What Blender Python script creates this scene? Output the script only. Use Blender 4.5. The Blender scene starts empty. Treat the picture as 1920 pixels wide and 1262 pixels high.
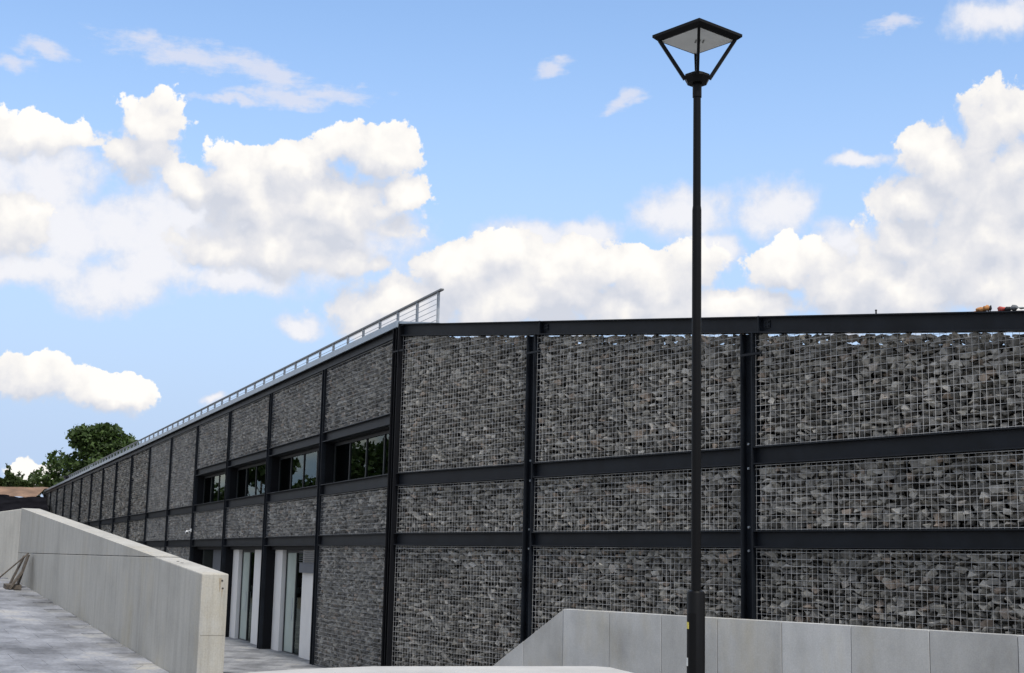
import bpy, bmesh, math, random
import numpy as np
from mathutils import Vector, Matrix
random.seed(7); rng = np.random.default_rng(11)
S = bpy.context.scene; COL = S.collection
EYE = 2.6                       # eye height above the lower terrace (z = 0)

# ------------------------------------------------------------------ camera
cd = bpy.data.cameras.new('camera'); cam = bpy.data.objects.new('camera', cd); COL.objects.link(cam)
pitch, roll = math.radians(9.1007), math.radians(1.3254)
Fv = Vector((0, math.cos(pitch), math.sin(pitch))); U0 = Vector((0, -math.sin(pitch), math.cos(pitch))); R0 = Vector((1, 0, 0))
Rv = R0*math.cos(roll) + U0*math.sin(roll); Uv = -R0*math.sin(roll) + U0*math.cos(roll)
mw = Matrix.Identity(4)
for i in range(3): mw[i][0], mw[i][1], mw[i][2] = Rv[i], Uv[i], -Fv[i]
mw[2][3] = EYE; cam.matrix_world = mw
cd.sensor_width = 36; cd.lens = 36*2639.7/1920; cd.clip_end = 3000; cd.clip_start = .1
S.camera = cam

# ------------------------------------------------------------------ sun, exposure
SUN_EL, SUN_AZ = math.radians(58), math.radians(157)         # azimuth clockwise from +Y
sd = bpy.data.lights.new('sun', 'SUN'); sun = bpy.data.objects.new('sun', sd); COL.objects.link(sun)
sd.energy = 2.2; sd.angle = math.radians(8); sd.color = (1, .95, .88)
sdir = Vector((math.sin(SUN_AZ)*math.cos(SUN_EL), math.cos(SUN_AZ)*math.cos(SUN_EL), math.sin(SUN_EL)))
sun.rotation_euler = sdir.to_track_quat('Z', 'Y').to_euler(); sun.location = (20, -20, 40)
S.view_settings.view_transform = 'Standard'; S.view_settings.look = 'None'
S.view_settings.exposure = 0.55; S.view_settings.gamma = 1.0; S.view_settings.use_curve_mapping = False
S.cycles.max_bounces = 6; S.cycles.diffuse_bounces = 3; S.cycles.transparent_max_bounces = 12

# ------------------------------------------------------------------ world: Nishita sky with cumulus
W = bpy.data.worlds.new('World'); S.world = W; W.use_nodes = True
nt = W.node_tree; nt.nodes.clear()
STRENGTH = 0.15
def wn(t): return nt.nodes.new(t)
def wl(a, b): nt.links.new(a, b)
def wset(sock, v):
    if hasattr(v, 'is_output') or isinstance(v, bpy.types.NodeSocket): wl(v, sock)
    else: sock.default_value = v
def m(op, a, b=None, c=None, clamp=False):
    n = wn('ShaderNodeMath'); n.operation = op; n.use_clamp = clamp
    wset(n.inputs[0], a)
    if b is not None: wset(n.inputs[1], b)
    if c is not None: wset(n.inputs[2], c)
    return n.outputs[0]
def vm(op, a, b=None, c=None):
    n = wn('ShaderNodeVectorMath'); n.operation = op
    wset(n.inputs[0], a)
    if b is not None: wset(n.inputs[1], b)
    if c is not None: wset(n.inputs[2], c)
    return n.outputs['Value'] if op in ('LENGTH', 'DOT_PRODUCT') else n.outputs[0]
def noise(vec, scale, detail=4, rough=.55, dim='3D', out='Fac'):
    n = wn('ShaderNodeTexNoise'); n.noise_dimensions = dim
    wl(vec, n.inputs['Vector']); n.inputs['Scale'].default_value = scale
    n.inputs['Detail'].default_value = detail; n.inputs['Roughness'].default_value = rough
    return n.outputs[out]
def sstep(v, lo, hi, a=0., b=1.):
    n = wn('ShaderNodeMapRange'); n.interpolation_type = 'SMOOTHSTEP'
    wl(v, n.inputs[0]); n.inputs[1].default_value = lo; n.inputs[2].default_value = hi
    n.inputs[3].default_value = a; n.inputs[4].default_value = b
    return n.outputs[0]
def mixc(f, a, b):
    n = wn('ShaderNodeMix'); n.data_type = 'RGBA'
    wset(n.inputs[0], f); wset(n.inputs[6], a); wset(n.inputs[7], b)
    return n.outputs[2]
DENSE = [ (-0.2607, 0.2934, 0.0273, 0.0235), (-0.2693, 0.2687, 0.0311, 0.0197), (-0.1280, 0.2890, 0.0250, 0.0189), (-0.0959, 0.2810, 0.0288, 0.0235), (-0.1580, 0.2738, 0.0250, 0.0205), (-0.1992, 0.2629, 0.0333, 0.0235), (-0.2266, 0.2527, 0.0303, 0.0197), (-0.1416, 0.2511, 0.0644, 0.0235), (-0.0794, 0.2579, 0.0197, 0.0159), (-0.1703, 0.2158, 0.0720, 0.0265), (-0.2053, 0.2062, 0.0417, 0.0159), (-0.1207, 0.2125, 0.0265, 0.0189), (-0.1005, 0.2051, 0.0129, 0.0091), (-0.3420, 0.2740, 0.0436, 0.0197), (-0.3497, 0.2169, 0.0250, 0.0250), (-0.3228, 0.1107, 0.0417, 0.0189), (-0.2789, 0.1060, 0.0348, 0.0144), (-0.0130, 0.2164, 0.0348, 0.0208), (-0.0396, 0.2017, 0.0424, 0.0235), (-0.0736, 0.1828, 0.0530, 0.0182), (0.0337, 0.2061, 0.0417, 0.0250), (0.0838, 0.2040, 0.0379, 0.0250), (0.1258, 0.2014, 0.0273, 0.0250), (0.0071, 0.1851, 0.0985, 0.0227), (0.0878, 0.1795, 0.0758, 0.0189), (0.1937, 0.2060, 0.0379, 0.0235), (0.2232, 0.1981, 0.0318, 0.0265), (0.1786, 0.1850, 0.0417, 0.0174), (0.3400, 0.2996, 0.0398, 0.0280), (0.3029, 0.2808, 0.0371, 0.0258), (0.2807, 0.2532, 0.0333, 0.0258), (0.3320, 0.2459, 0.0530, 0.0492), (0.2781, 0.2178, 0.0398, 0.0322), (0.3305, 0.1958, 0.0682, 0.0398), (0.2594, 0.1837, 0.0455, 0.0212), (0.3812, 0.2725, 0.0455, 0.0606), (-0.3253, 0.0522, 0.0182, 0.0091), (-.15, .232, .058, .022), (-.19, .245, .03, .02), (.16, .186, .06, .012), (0.0185, 0.1918, 0.1250, 0.0360), (-0.0924, 0.1715, 0.0530, 0.0189), (0.1373, 0.1834, 0.0417, 0.0227), (0.2632, 0.1909, 0.0871, 0.0360), (0.3349, 0.2261, 0.0720, 0.0568), (-0.1375, 0.2446, 0.0758, 0.0360), (-0.1865, 0.2379, 0.0455, 0.0265), (0.1068, 0.1947, 0.0492, 0.0303) ]
SOFT = [ (-0.3258, 0.2462, 0.0398, 0.0322), (-0.3146, 0.2131, 0.0360, 0.0360), (-0.3319, 0.1882, 0.0492, 0.0159), (-0.2804, 0.1815, 0.0417, 0.0250), (0.1238, 0.2471, 0.0436, 0.0220), (0.1910, 0.2490, 0.0311, 0.0235), (0.3424, 0.3696, 0.0360, 0.0167), (-0.2089, 0.1058, 0.0129, 0.0049), (-0.1487, 0.1609, 0.0170, 0.0106), (0.1410, 0.2208, 0.0303, 0.0152), (-0.2740, 0.2203, 0.0417, 0.0303), (0.0526, 0.2320, 0.0303, 0.0152), (0.2466, 0.2816, 0.0246, 0.0061), (-.245, .226, .058, .032), (-.255, .200, .045, .024), (-.155, .222, .100, .040), (.01, .226, .05, .018), (-.36, .235, .03, .05), (.235, .225, .03, .02), (-.20, .19, .05, .012) ]
CIRRUS = [ (-0.2490, 0.3420, 0.0644, 0.0129, 8), (-0.1842, 0.3353, 0.0568, 0.0129, 14), (-0.3362, 0.3346, 0.0265, 0.0083, -5), (-0.1604, 0.3214, 0.0758, 0.0076, -4), (0.0239, 0.3469, 0.0182, 0.0091, -20), (0.0794, 0.3259, 0.0280, 0.0083, -20), (0.2742, 0.3702, 0.0227, 0.0068, -10), (-0.3597, 0.3199, 0.0227, 0.0068, 0), (-0.2058, 0.3136, 0.0455, 0.0045, -6) ]
tc = wn('ShaderNodeTexCoord'); dirv = vm('NORMALIZE', tc.outputs['Generated'])
sx = wn('ShaderNodeSeparateXYZ'); wl(dirv, sx.inputs[0])
az = m('ARCTAN2', sx.outputs[0], sx.outputs[1]); el = m('ARCSINE', sx.outputs[2])
cb = wn('ShaderNodeCombineXYZ'); wl(az, cb.inputs[0]); wl(el, cb.inputs[1]); P0 = cb.outputs[0]
def ellmin(p, lst, k):
    acc = None
    for e in lst:
        a, b, ra, rb = e[:4]
        if len(e) > 4:
            n = wn('ShaderNodeVectorRotate'); n.rotation_type = 'Z_AXIS'
            wl(p, n.inputs['Vector']); n.inputs['Center'].default_value = (a, b, 0); n.inputs['Angle'].default_value = math.radians(e[4])
            q = n.outputs[0]
        else: q = p
        l = vm('LENGTH', vm('MULTIPLY_ADD', q, (1/ra, 1/rb, 0), (-a/ra, -b/rb, 0)))
        if acc is None: acc = l
        else:
            n = wn('ShaderNodeMath'); n.operation = 'SMOOTH_MIN'
            wl(acc, n.inputs[0]); wl(l, n.inputs[1]); n.inputs[2].default_value = k
            acc = n.outputs[0]
    return acc
def warp(p, scale, amp, detail):
    c = noise(p, scale, detail, .6, '2D', 'Color')
    return vm('MULTIPLY_ADD', vm('SUBTRACT', c, (.5, .5, .5)), (amp, amp, 0), p)
def puff(p, scale, detail=1.6):
    n = wn('ShaderNodeTexVoronoi'); n.voronoi_dimensions = '2D'; n.feature = 'F1'
    wl(p, n.inputs['Vector']); n.inputs['Scale'].default_value = scale
    n.inputs['Detail'].default_value = detail; n.inputs['Roughness'].default_value = .5
    n.inputs['Lacunarity'].default_value = 2.1
    return n.outputs['Distance']
PW = warp(P0, 26, .022, 4)
FB = m('MULTIPLY', m('SUBTRACT', noise(P0, 75, 6, .66, '2D'), .5), .62)
def density(off):
    pw = PW if off is None else vm('ADD', PW, off)
    base = m('SUBTRACT', 1.0, ellmin(pw, DENSE, .22))
    bil = m('SUBTRACT', .42, puff(pw, 30))
    return base, bil
b0, v0 = density(None)
b1, v1 = density((.005, .018, 0))
D0 = m('ADD', m('ADD', b0, m('MULTIPLY', v0, .46)), m('ADD', FB, .16))
big = m('MULTIPLY', m('SUBTRACT', b0, b1), .50)
fine = m('MULTIPLY', m('SUBTRACT', v0, v1), .34)
soften = noise(P0, 14, 3, .5, '2D')
lit = m('ADD', m('ADD', m('ADD', big, fine), .34), m('ADD', m('MULTIPLY', m('SUBTRACT', soften, .5), .45), m('MULTIPLY', FB, .5)), clamp=True)
EW = sstep(lit, .25, .62, .50, .11)                 # billowing tops are crisp, bases melt away
alpha = sstep(m('DIVIDE', D0, EW), 0., 1.)
K = .70/STRENGTH
cr = wn('ShaderNodeValToRGB'); wl(lit, cr.inputs[0])
els = cr.color_ramp.elements
els[0].position = .10; els[0].color = (.64, .67, .75, 1)
els[1].position = .80; els[1].color = (1.03, 1.0, .955, 1)
e = els.new(.40); e.color = (.80, .80, .83, 1)
e = els.new(.60); e.color = (.93, .91, .89, 1)
dense_col = vm('SCALE', cr.outputs[0]); nt.nodes[-1].inputs['Scale'].default_value = K
# thin grey veil clouds and cirrus
pw2 = PW
soft_d = m('ADD', m('SUBTRACT', 1.0, ellmin(pw2, SOFT, .2)), m('MULTIPLY', m('SUBTRACT', noise(P0, 34, 5, .62, '2D'), .5), 1.0))
soft_a = m('MULTIPLY', sstep(soft_d, -.12, .50), .88)
pw3 = PW
mp = wn('ShaderNodeMapping'); wl(P0, mp.inputs[0]); mp.inputs['Scale'].default_value = (1, 3.2, 1); mp.inputs['Rotation'].default_value = (0, 0, .15)
cir_d = m('ADD', m('SUBTRACT', 1.0, ellmin(pw3, CIRRUS, .3)), m('MULTIPLY', m('SUBTRACT', noise(mp.outputs[0], 34, 6, .65, '2D'), .5), 1.5))
cir_a = m('MULTIPLY', sstep(cir_d, 0., .85), .72)
# the same fair-weather clouds all round, away from the part described above
gen_n = noise(vm('MULTIPLY', dirv, (1, 1, 1.7)), 4.2, 5, .58)
gen_m = m('MAXIMUM', sstep(m('ABSOLUTE', az), .40, .55), sstep(el, .40, .55))
gen_a = m('MULTIPLY', sstep(gen_n, .44, .53), gen_m)
gen_l = sstep(gen_n, .46, .70, 1.0, .75)
gcol = wn('ShaderNodeCombineColor'); [wl(m('MULTIPLY', gen_l, K*f), gcol.inputs[i]) for i, f in enumerate((1.04, 1, .95))]
sky = wn('ShaderNodeTexSky'); sky.sky_type = 'NISHITA'; sky.sun_disc = False
sky.sun_elevation = SUN_EL; sky.sun_rotation = SUN_AZ; sky.air_density = 1.0; sky.dust_density = .35; sky.ozone_density = 1.2; sky.altitude = 100
skyc = vm('MULTIPLY', sky.outputs[0], (.96, 1.01, 1.05)); SKYMUL = nt.nodes[-1]
haze_a = sstep(el, .04, .42, .96, 0.)
col = mixc(haze_a, skyc, (.47*K, .60*K, .84*K, 1))
col = mixc(cir_a, col, (.78*K, .78*K, .86*K, 1))
scol = mixc(sstep(m('ADD', soft_d, FB), .1, .75), (.72*K, .76*K, .87*K, 1), (.93*K, .91*K, .92*K, 1))
col = mixc(soft_a, col, scol)
col = mixc(gen_a, col, gcol.outputs[0])
col = mixc(alpha, col, dense_col)
bg = wn('ShaderNodeBackground'); wl(col, bg.inputs[0]); bg.inputs[1].default_value = STRENGTH
wo = wn('ShaderNodeOutputWorld'); wl(bg.outputs[0], wo.inputs[0])
W.cycles.sampling_method = 'MANUAL'; W.cycles.sample_map_resolution = 256

# ------------------------------------------------------------------ materials
def mat(name):
    mt = bpy.data.materials.new(name); mt.use_nodes = True
    n = mt.node_tree; n.nodes.clear()
    o = n.nodes.new('ShaderNodeOutputMaterial'); b = n.nodes.new('ShaderNodeBsdfPrincipled'); n.links.new(b.outputs[0], o.inputs[0])
    return mt, n, b
def N(n, t, **kw):
    x = n.nodes.new(t)
    for k, v in kw.items(): setattr(x, k, v)
    return x
def tex(n, scale, detail=5, rough=.55, stretch=None, coord='Object'):
    t = N(n, 'ShaderNodeTexCoord'); v = t.outputs[coord]
    if stretch:
        mp = N(n, 'ShaderNodeMapping'); mp.inputs['Scale'].default_value = stretch; n.links.new(v, mp.inputs[0]); v = mp.outputs[0]
    x = N(n, 'ShaderNodeTexNoise'); n.links.new(v, x.inputs['Vector'])
    x.inputs['Scale'].default_value = scale; x.inputs['Detail'].default_value = detail; x.inputs['Roughness'].default_value = rough
    return x.outputs['Fac']
def ramp(n, f, stops):
    r = N(n, 'ShaderNodeValToRGB'); n.links.new(f, r.inputs[0]); e = r.color_ramp.elements
    e[0].position, e[0].color = stops[0][0], (*stops[0][1], 1); e[1].position, e[1].color = stops[-1][0], (*stops[-1][1], 1)
    for p, c in stops[1:-1]: q = e.new(p); q.color = (*c, 1)
    return r.outputs[0]
def mul(n, a, b, fac=1.0, mode='MULTIPLY'):
    x = N(n, 'ShaderNodeMix', data_type='RGBA', blend_type=mode)
    if isinstance(fac, float): x.inputs[0].default_value = fac
    else: n.links.new(fac, x.inputs[0])
    for s, v in ((6, a), (7, b)):
        if isinstance(v, tuple): x.inputs[s].default_value = v
        else: n.links.new(v, x.inputs[s])
    return x.outputs[2]
def bump(n, b, h, strength, dist=.01):
    x = N(n, 'ShaderNodeBump'); x.inputs['Strength'].default_value = strength; x.inputs['Distance'].default_value = dist
    n.links.new(h, x.inputs['Height']); n.links.new(x.outputs[0], b.inputs['Normal'])
def g(v): return (v, v, v)
def plain(name, c, rough=.6, metal=0, var=.12, scale=8, spec=.5):
    mt, n, b = mat(name)
    f = tex(n, scale)
    lo = tuple(max(0, x*(1-var)) for x in c); hi = tuple(x*(1+var) for x in c)
    n.links.new(ramp(n, f, [(.3, lo), (.7, hi)]), b.inputs['Base Color'])
    b.inputs['Roughness'].default_value = rough; b.inputs['Metallic'].default_value = metal; b.inputs['Specular IOR Level'].default_value = spec
    return mt
def concrete(name, c, streak=.25, blot=.2, objvar=.0, warm=0., rough=.85, vscale=(7, 7, .35)):
    mt, n, b = mat(name)
    s1 = tex(n, 1.6, 6, .62, vscale); s2 = tex(n, 1.1, 6, .6); s3 = tex(n, 60, 3, .6); s4 = tex(n, 4.5, 5, .65, (9, 9, .5))
    base = ramp(n, s2, [(.28, tuple(x*(1-blot) for x in c)), (.5, c), (.75, tuple(x*(1+blot*.6) for x in c))])
    base = mul(n, base, ramp(n, s1, [(.3, g(1-streak)), (.55, g(1.0)), (.75, g(1+streak*.3))]))
    base = mul(n, base, ramp(n, s4, [(.32, g(1-max(0, streak-.10)*1.6)), (.5, g(1.0))]))
    base = mul(n, base, ramp(n, s3, [(.3, g(.90)), (.7, g(1.07))]))
    if warm:
        s5 = tex(n, .8, 6, .7, (1.5, 1.5, .6))
        base = mul(n, base, (.98, .91, .76, 1), ramp(n, s5, [(.52, g(0)), (.70, g(warm))]))
    if objvar:
        oi = N(n, 'ShaderNodeObjectInfo')
        base = mul(n, base, ramp(n, oi.outputs['Random'], [(0, g(1-objvar)), (.5, (1, .99, .97)), (1, g(1+objvar))]))
    n.links.new(base, b.inputs['Base Color']); b.inputs['Roughness'].default_value = rough; b.inputs['Specular IOR Level'].default_value = .3
    bump(n, b, s3, .25, .004)
    return mt
M = {}
M['steel'] = plain('anthracite_steel', (.0085, .0108, .0150), .5, 0, .35, 2.5, .2)
M['steel_dark'] = plain('dark_steel', (.0045, .005, .0068), .55, 0, .15, 5, .16)
M['lamp'] = plain('black_lamp_paint', (.0032, .0032, .0036), .45, 0, .12, 20, .14)
M['wire'] = plain('galvanised_wire', (.37, .37, .365), .5, .25, .35, 1.5)
M['galv'] = plain('galvanised_steel', (.40, .43, .46), .42, .35, .12, 4)
M['rail'] = plain('dark_handrail', (.14, .145, .15), .45, .4)
M['flash'] = plain('zinc_flashing', (.30, .35, .40), .38, .45, .10, 2)
M['backing'] = plain('dark_membrane', (.010, .010, .011), .9)
M['white'] = plain('white_render', (.66, .65, .63), .8, 0, .05, 2)
M['louvre'] = plain('grey_louvre', (.085, .095, .115), .5, 0, .1, 3)
M['roofm'] = plain('roof_membrane', (.12, .12, .12), .9)
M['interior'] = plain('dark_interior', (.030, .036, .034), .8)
M['interior_pale'] = plain('pale_interior', (.50, .52, .50), .8)
M['blind'] = plain('grey_blind', (.50, .53, .51), .8)
M['wallc'] = concrete('cast_concrete', (.42, .41, .375), .16, .15, 0, .7)
M['panelc'] = concrete('precast_concrete', (.425, .43, .425), .12, .22, .17, .6, vscale=(2.2, 2.2, .5))
M['capc'] = concrete('pale_concrete', (.46, .46, .45), .05, .14)
M['pour'] = plain('pour_joint', (.17, .155, .13), .95)
M['frosted'] = plain('frosted_glass', (.40, .46, .42), .25, 0, .06, 1.5)
M['plug'] = plain('tie_hole', (.05, .045, .04), .9)
M['rust'] = plain('rust_stain', (.31, .26, .185), .9, 0, .2, 30)
M['diffuser'] = plain('opal_diffuser', (.70, .71, .69), .45, 0, .05, 6)
M['led'] = plain('led_module', (.16, .165, .16), .5)
M['yellow'] = plain('yellow_sticker', (.60, .50, .10), .6, 0, .5, 90)
M['label_white'] = plain('white_label', (.60, .61, .58), .6)
M['wood_old'] = plain('weathered_wood', (.085, .07, .055), .9, 0, .5, 14)
M['wood_pale'] = plain('pale_plywood', (.42, .30, .19), .85, 0, .15, 6)
M['orange'] = plain('orange_cloth', (.42, .19, .06), .8, 0, .3, 25)
M['red'] = plain('red_cloth', (.38, .06, .045), .75, 0, .25, 25)
M['grey_cloth'] = plain('grey_cloth', (.14, .15, .16), .85, 0, .3, 25)
M['black_cloth'] = plain('black_cloth', (.02, .02, .022), .85)
M['tarp'] = plain('black_geotextile', (.009, .009, .011), 1.0, 0, .4, 1.2, 0.)
M['soil'] = plain('brown_soil', (.19, .12, .08), .95, 0, .35, .9)
M['ground'] = plain('ground_soil', (.16, .14, .11), .95, 0, .2, .4)
M['bark'] = plain('bark', (.07, .055, .04), .95, 0, .3, 6)
M['cctv'] = plain('white_plastic', (.72, .73, .73), .4, 0, .03)
M['gasket'] = plain('dark_frame', (.017, .019, .022), .5)

def stone_mat():
    mt, n, b = mat('quarry_stone')
    ge = N(n, 'ShaderNodeNewGeometry'); oi = N(n, 'ShaderNodeObjectInfo')
    ad = N(n, 'ShaderNodeMath', operation='ADD'); n.links.new(ge.outputs['Random Per Island'], ad.inputs[0]); n.links.new(oi.outputs['Random'], ad.inputs[1])
    fr = N(n, 'ShaderNodeMath', operation='FRACT'); n.links.new(ad.outputs[0], fr.inputs[0])
    c = ramp(n, fr.outputs[0], [(0, (.085, .082, .075)), (.2, (.17, .163, .148)), (.45, (.245, .237, .218)), (.62, (.285, .27, .233)), (.80, (.335, .32, .287)), (.93, (.47, .45, .405)), (.96, (.30, .245, .20)), (1, (.33, .27, .215))])
    t = N(n, 'ShaderNodeTexCoord')
    geo = ge.outputs['Position']
    x = N(n, 'ShaderNodeTexNoise'); n.links.new(geo, x.inputs['Vector']); x.inputs['Scale'].default_value = 16; x.inputs['Detail'].default_value = 6; x.inputs['Roughness'].default_value = .65
    c = mul(n, c, ramp(n, x.outputs['Fac'], [(.3, g(.72)), (.5, g(1.0)), (.72, g(1.3))]))
    y = N(n, 'ShaderNodeTexNoise'); n.links.new(geo, y.inputs['Vector']); y.inputs['Scale'].default_value = .9; y.inputs['Detail'].default_value = 3
    c = mul(n, c, ramp(n, y.outputs['Fac'], [(.35, g(.88)), (.65, g(1.12))]))
    n.links.new(c, b.inputs['Base Color']); b.inputs['Roughness'].default_value = .82; b.inputs['Specular IOR Level'].default_value = .35
    bump(n, b, x.outputs['Fac'], .5, .012)
    return mt
M['stone'] = stone_mat()
def paver_mat(name, c, cell=None):
    mt, n, b = mat(name)
    oi = N(n, 'ShaderNodeObjectInfo')
    f = tex(n, 1.0, 6, .65, coord='Object') if cell else None
    t = N(n, 'ShaderNodeNewGeometry')
    x = N(n, 'ShaderNodeTexNoise'); n.links.new(t.outputs['Position'], x.inputs['Vector']); x.inputs['Scale'].default_value = 1.25; x.inputs['Detail'].default_value = 7; x.inputs['Roughness'].default_value = .65
    y = N(n, 'ShaderNodeTexNoise'); n.links.new(t.outputs['Position'], y.inputs['Vector']); y.inputs['Scale'].default_value = 26; y.inputs['Detail'].default_value = 4
    col = ramp(n, x.outputs['Fac'], [(.36, tuple(v*.52 for v in c)), (.45, tuple(v*.85 for v in c)), (.52, tuple(v*1.05 for v in c)), (.58, tuple(v*1.28 for v in c)), (.66, (c[0]*1.60, c[1]*1.52, c[2]*1.36))])
    col = mul(n, col, ramp(n, y.outputs['Fac'], [(.3, g(.85)), (.7, g(1.12))]))
    col = mul(n, col, ramp(n, oi.outputs['Random'], [(0, g(.94)), (.5, g(1)), (1, g(1.06))]))
    if cell:
        br = N(n, 'ShaderNodeTexBrick'); tcx = N(n, 'ShaderNodeTexCoord'); n.links.new(tcx.outputs['Object'], br.inputs['Vector'])
        br.inputs['Color1'].default_value = (1.06, 1.06, 1.06, 1); br.inputs['Color2'].default_value = (.86, .86, .88, 1); br.inputs['Mortar'].default_value = (.6, .6, .6, 1)
        br.inputs['Scale'].default_value = 1; br.inputs['Mortar Size'].default_value = .008; br.inputs['Brick Width'].default_value = cell[0]; br.inputs['Row Height'].default_value = cell[1]
        col = mul(n, col, br.outputs['Color'])
    n.links.new(col, b.inputs['Base Color']); b.inputs['Roughness'].default_value = .7; b.inputs['Specular IOR Level'].default_value = .4
    bump(n, b, y.outputs['Fac'], .3, .004)
    return mt
M['paver'] = paver_mat('grey_paver', (.210, .218, .238))
M['terrace'] = paver_mat('terrace_paving', (.235, .24, .245), (.6, .4))
def glass_mat(name, tint):
    mt = bpy.data.materials.new(name); mt.use_nodes = True; n = mt.node_tree; n.nodes.clear()
    o = N(n, 'ShaderNodeOutputMaterial'); tr = N(n, 'ShaderNodeBsdfTransparent'); gl = N(n, 'ShaderNodeBsdfGlossy'); fr = N(n, 'ShaderNodeFresnel'); mx = N(n, 'ShaderNodeMixShader')
    tr.inputs[0].default_value = (*tint, 1); gl.inputs['Roughness'].default_value = .01; fr.inputs['IOR'].default_value = 1.5
    gl.inputs[0].default_value = (.50, .57, .54, 1)
    n.links.new(fr.outputs[0], mx.inputs[0]); n.links.new(tr.outputs[0], mx.inputs[1]); n.links.new(gl.outputs[0], mx.inputs[2]); n.links.new(mx.outputs[0], o.inputs[0])
    return mt
M['glass'] = glass_mat('window_glass', (.70, .78, .74))
def leaf_mat(name, c):
    mt, n, b = mat(name)
    ge = N(n, 'ShaderNodeNewGeometry')
    n.links.new(ramp(n, ge.outputs['Random Per Island'], [(0, tuple(v*.55 for v in c)), (.5, c), (1, (c[0]*1.5, c[1]*1.45, c[2]*1.3))]), b.inputs['Base Color'])
    b.inputs['Roughness'].default_value = .6; b.inputs['Specular IOR Level'].default_value = .3
    tl = N(n, 'ShaderNodeBsdfTranslucent'); tl.inputs[0].default_value = (c[0]*1.3, c[1]*1.5, c[2]*.8, 1)
    mx = N(n, 'ShaderNodeMixShader'); mx.inputs[0].default_value = .25; o = [x for x in n.nodes if x.type == 'OUTPUT_MATERIAL'][0]
    n.links.new(b.outputs[0], mx.inputs[1]); n.links.new(tl.outputs[0], mx.inputs[2]); n.links.new(mx.outputs[0], o.inputs[0])
    return mt
M['leaf'] = leaf_mat('tree_leaves', (.050, .082, .026))
M['leaf_bush'] = leaf_mat('bush_leaves', (.055, .080, .030))

# ------------------------------------------------------------------ builders
class MB:
    def __init__(s): s.v, s.f = [], []
    def add(s, vs, fs):
        k = len(s.v); s.v += [tuple(v) for v in vs]; s.f += [tuple(i+k for i in f) for f in fs]
    def hexa(s, p):                       # 8 corners: bottom 4 ccw, top 4
        s.add(p, [(3, 2, 1, 0), (4, 5, 6, 7), (0, 1, 5, 4), (1, 2, 6, 5), (2, 3, 7, 6), (3, 0, 4, 7)])
    def box(s, x0, x1, y0, y1, z0, z1):
        s.hexa([(x0, y0, z0), (x1, y0, z0), (x1, y1, z0), (x0, y1, z0), (x0, y0, z1), (x1, y0, z1), (x1, y1, z1), (x0, y1, z1)])
    def fbox(s, F, u0, u1, w0, w1, z0, z1):
        s.hexa([F.P(u0, w0, z0), F.P(u1, w0, z0), F.P(u1, w1, z0), F.P(u0, w1, z0), F.P(u0, w0, z1), F.P(u1, w0, z1), F.P(u1, w1, z1), F.P(u0, w1, z1)])
    def fbox_rake(s, F, u0, u1, w0, w1, zf0, zf1):
        s.hexa([F.P(u0, w0, zf0(u0)), F.P(u1, w0, zf0(u1)), F.P(u1, w1, zf0(u1)), F.P(u0, w1, zf0(u0)), F.P(u0, w0, zf1(u0)), F.P(u1, w0, zf1(u1)), F.P(u1, w1, zf1(u1)), F.P(u0, w1, zf1(u0))])
    def bar(s, a, b, r0, r1=None, n=8, cap=True):
        a, b = Vector(a), Vector(b); r1 = r0 if r1 is None else r1
        q = (b-a).to_track_quat('Z', 'Y'); vs = []
        for p, r in ((a, r0), (b, r1)):
            for i in range(n):
                t = 2*math.pi*i/n+math.pi/n; vs.append(p+q@Vector((r*math.cos(t), r*math.sin(t), 0)))
        fs = [(i, (i+1) % n, n+(i+1) % n, n+i) for i in range(n)]
        if cap: fs += [tuple(range(n-1, -1, -1)), tuple(range(n, 2*n))]
        s.add(vs, fs)
    def prism(s, poly, z0, z1):
        n = len(poly); vs = [(*p[:2], z0) for p in poly]+[(*p[:2], z1) for p in poly]
        s.add(vs, [tuple(range(n-1, -1, -1)), tuple(range(n, 2*n))]+[(i, (i+1) % n, n+(i+1) % n, n+i) for i in range(n)])
    def build(s, name, mt, parent=None, smooth=False, bevel=0):
        me = bpy.data.meshes.new(name); me.from_pydata(s.v, [], s.f)
        bm = bmesh.new(); bm.from_mesh(me); bmesh.ops.recalc_face_normals(bm, faces=bm.faces); bm.to_mesh(me); bm.free()
        return link(name, me, mt, parent, smooth, bevel)
def link(name, me, mt, parent=None, smooth=False, bevel=0):
    me.materials.append(M[mt] if isinstance(mt, str) else mt)
    if smooth: me.polygons.foreach_set('use_smooth', [True]*len(me.polygons))
    o = bpy.data.objects.new(name, me); COL.objects.link(o)
    if parent is not None: attach(o, parent)
    if bevel:
        md = o.modifiers.new('bevel', 'BEVEL'); md.width = bevel; md.segments = 2; md.limit_method = 'ANGLE'
    return o
WORLD = {}
def world_loc(o): return WORLD.get(o.name, Vector((0, 0, 0)))
def attach(o, parent):
    o.parent = parent; o.matrix_parent_inverse = Matrix.Translation(-world_loc(parent))
def thing(name, label, cat, loc=(0, 0, 0), group=None):
    o = bpy.data.objects.new(name, None); COL.objects.link(o); o.location = loc; o.empty_display_size = .3
    WORLD[o.name] = Vector(loc)
    return tag(o, label, cat, group)
def tag(o, label, cat, group=None):
    o['label'] = label; o['category'] = cat
    if group: o['group'] = group
    return o
def struct(o): o['kind'] = 'structure'; return o
def np_mesh(name, V, T):
    me = bpy.data.meshes.new(name); V = np.asarray(V, np.float32); T = np.asarray(T, np.int32)
    k = T.shape[1]
    me.vertices.add(len(V)); me.vertices.foreach_set('co', V.ravel())
    me.loops.add(T.size); me.loops.foreach_set('vertex_index', T.ravel())
    me.polygons.add(len(T)); me.polygons.foreach_set('loop_start', np.arange(0, T.size, k, dtype=np.int32))
    me.update(calc_edges=True); me.validate(); me.shade_flat()
    return me
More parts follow.
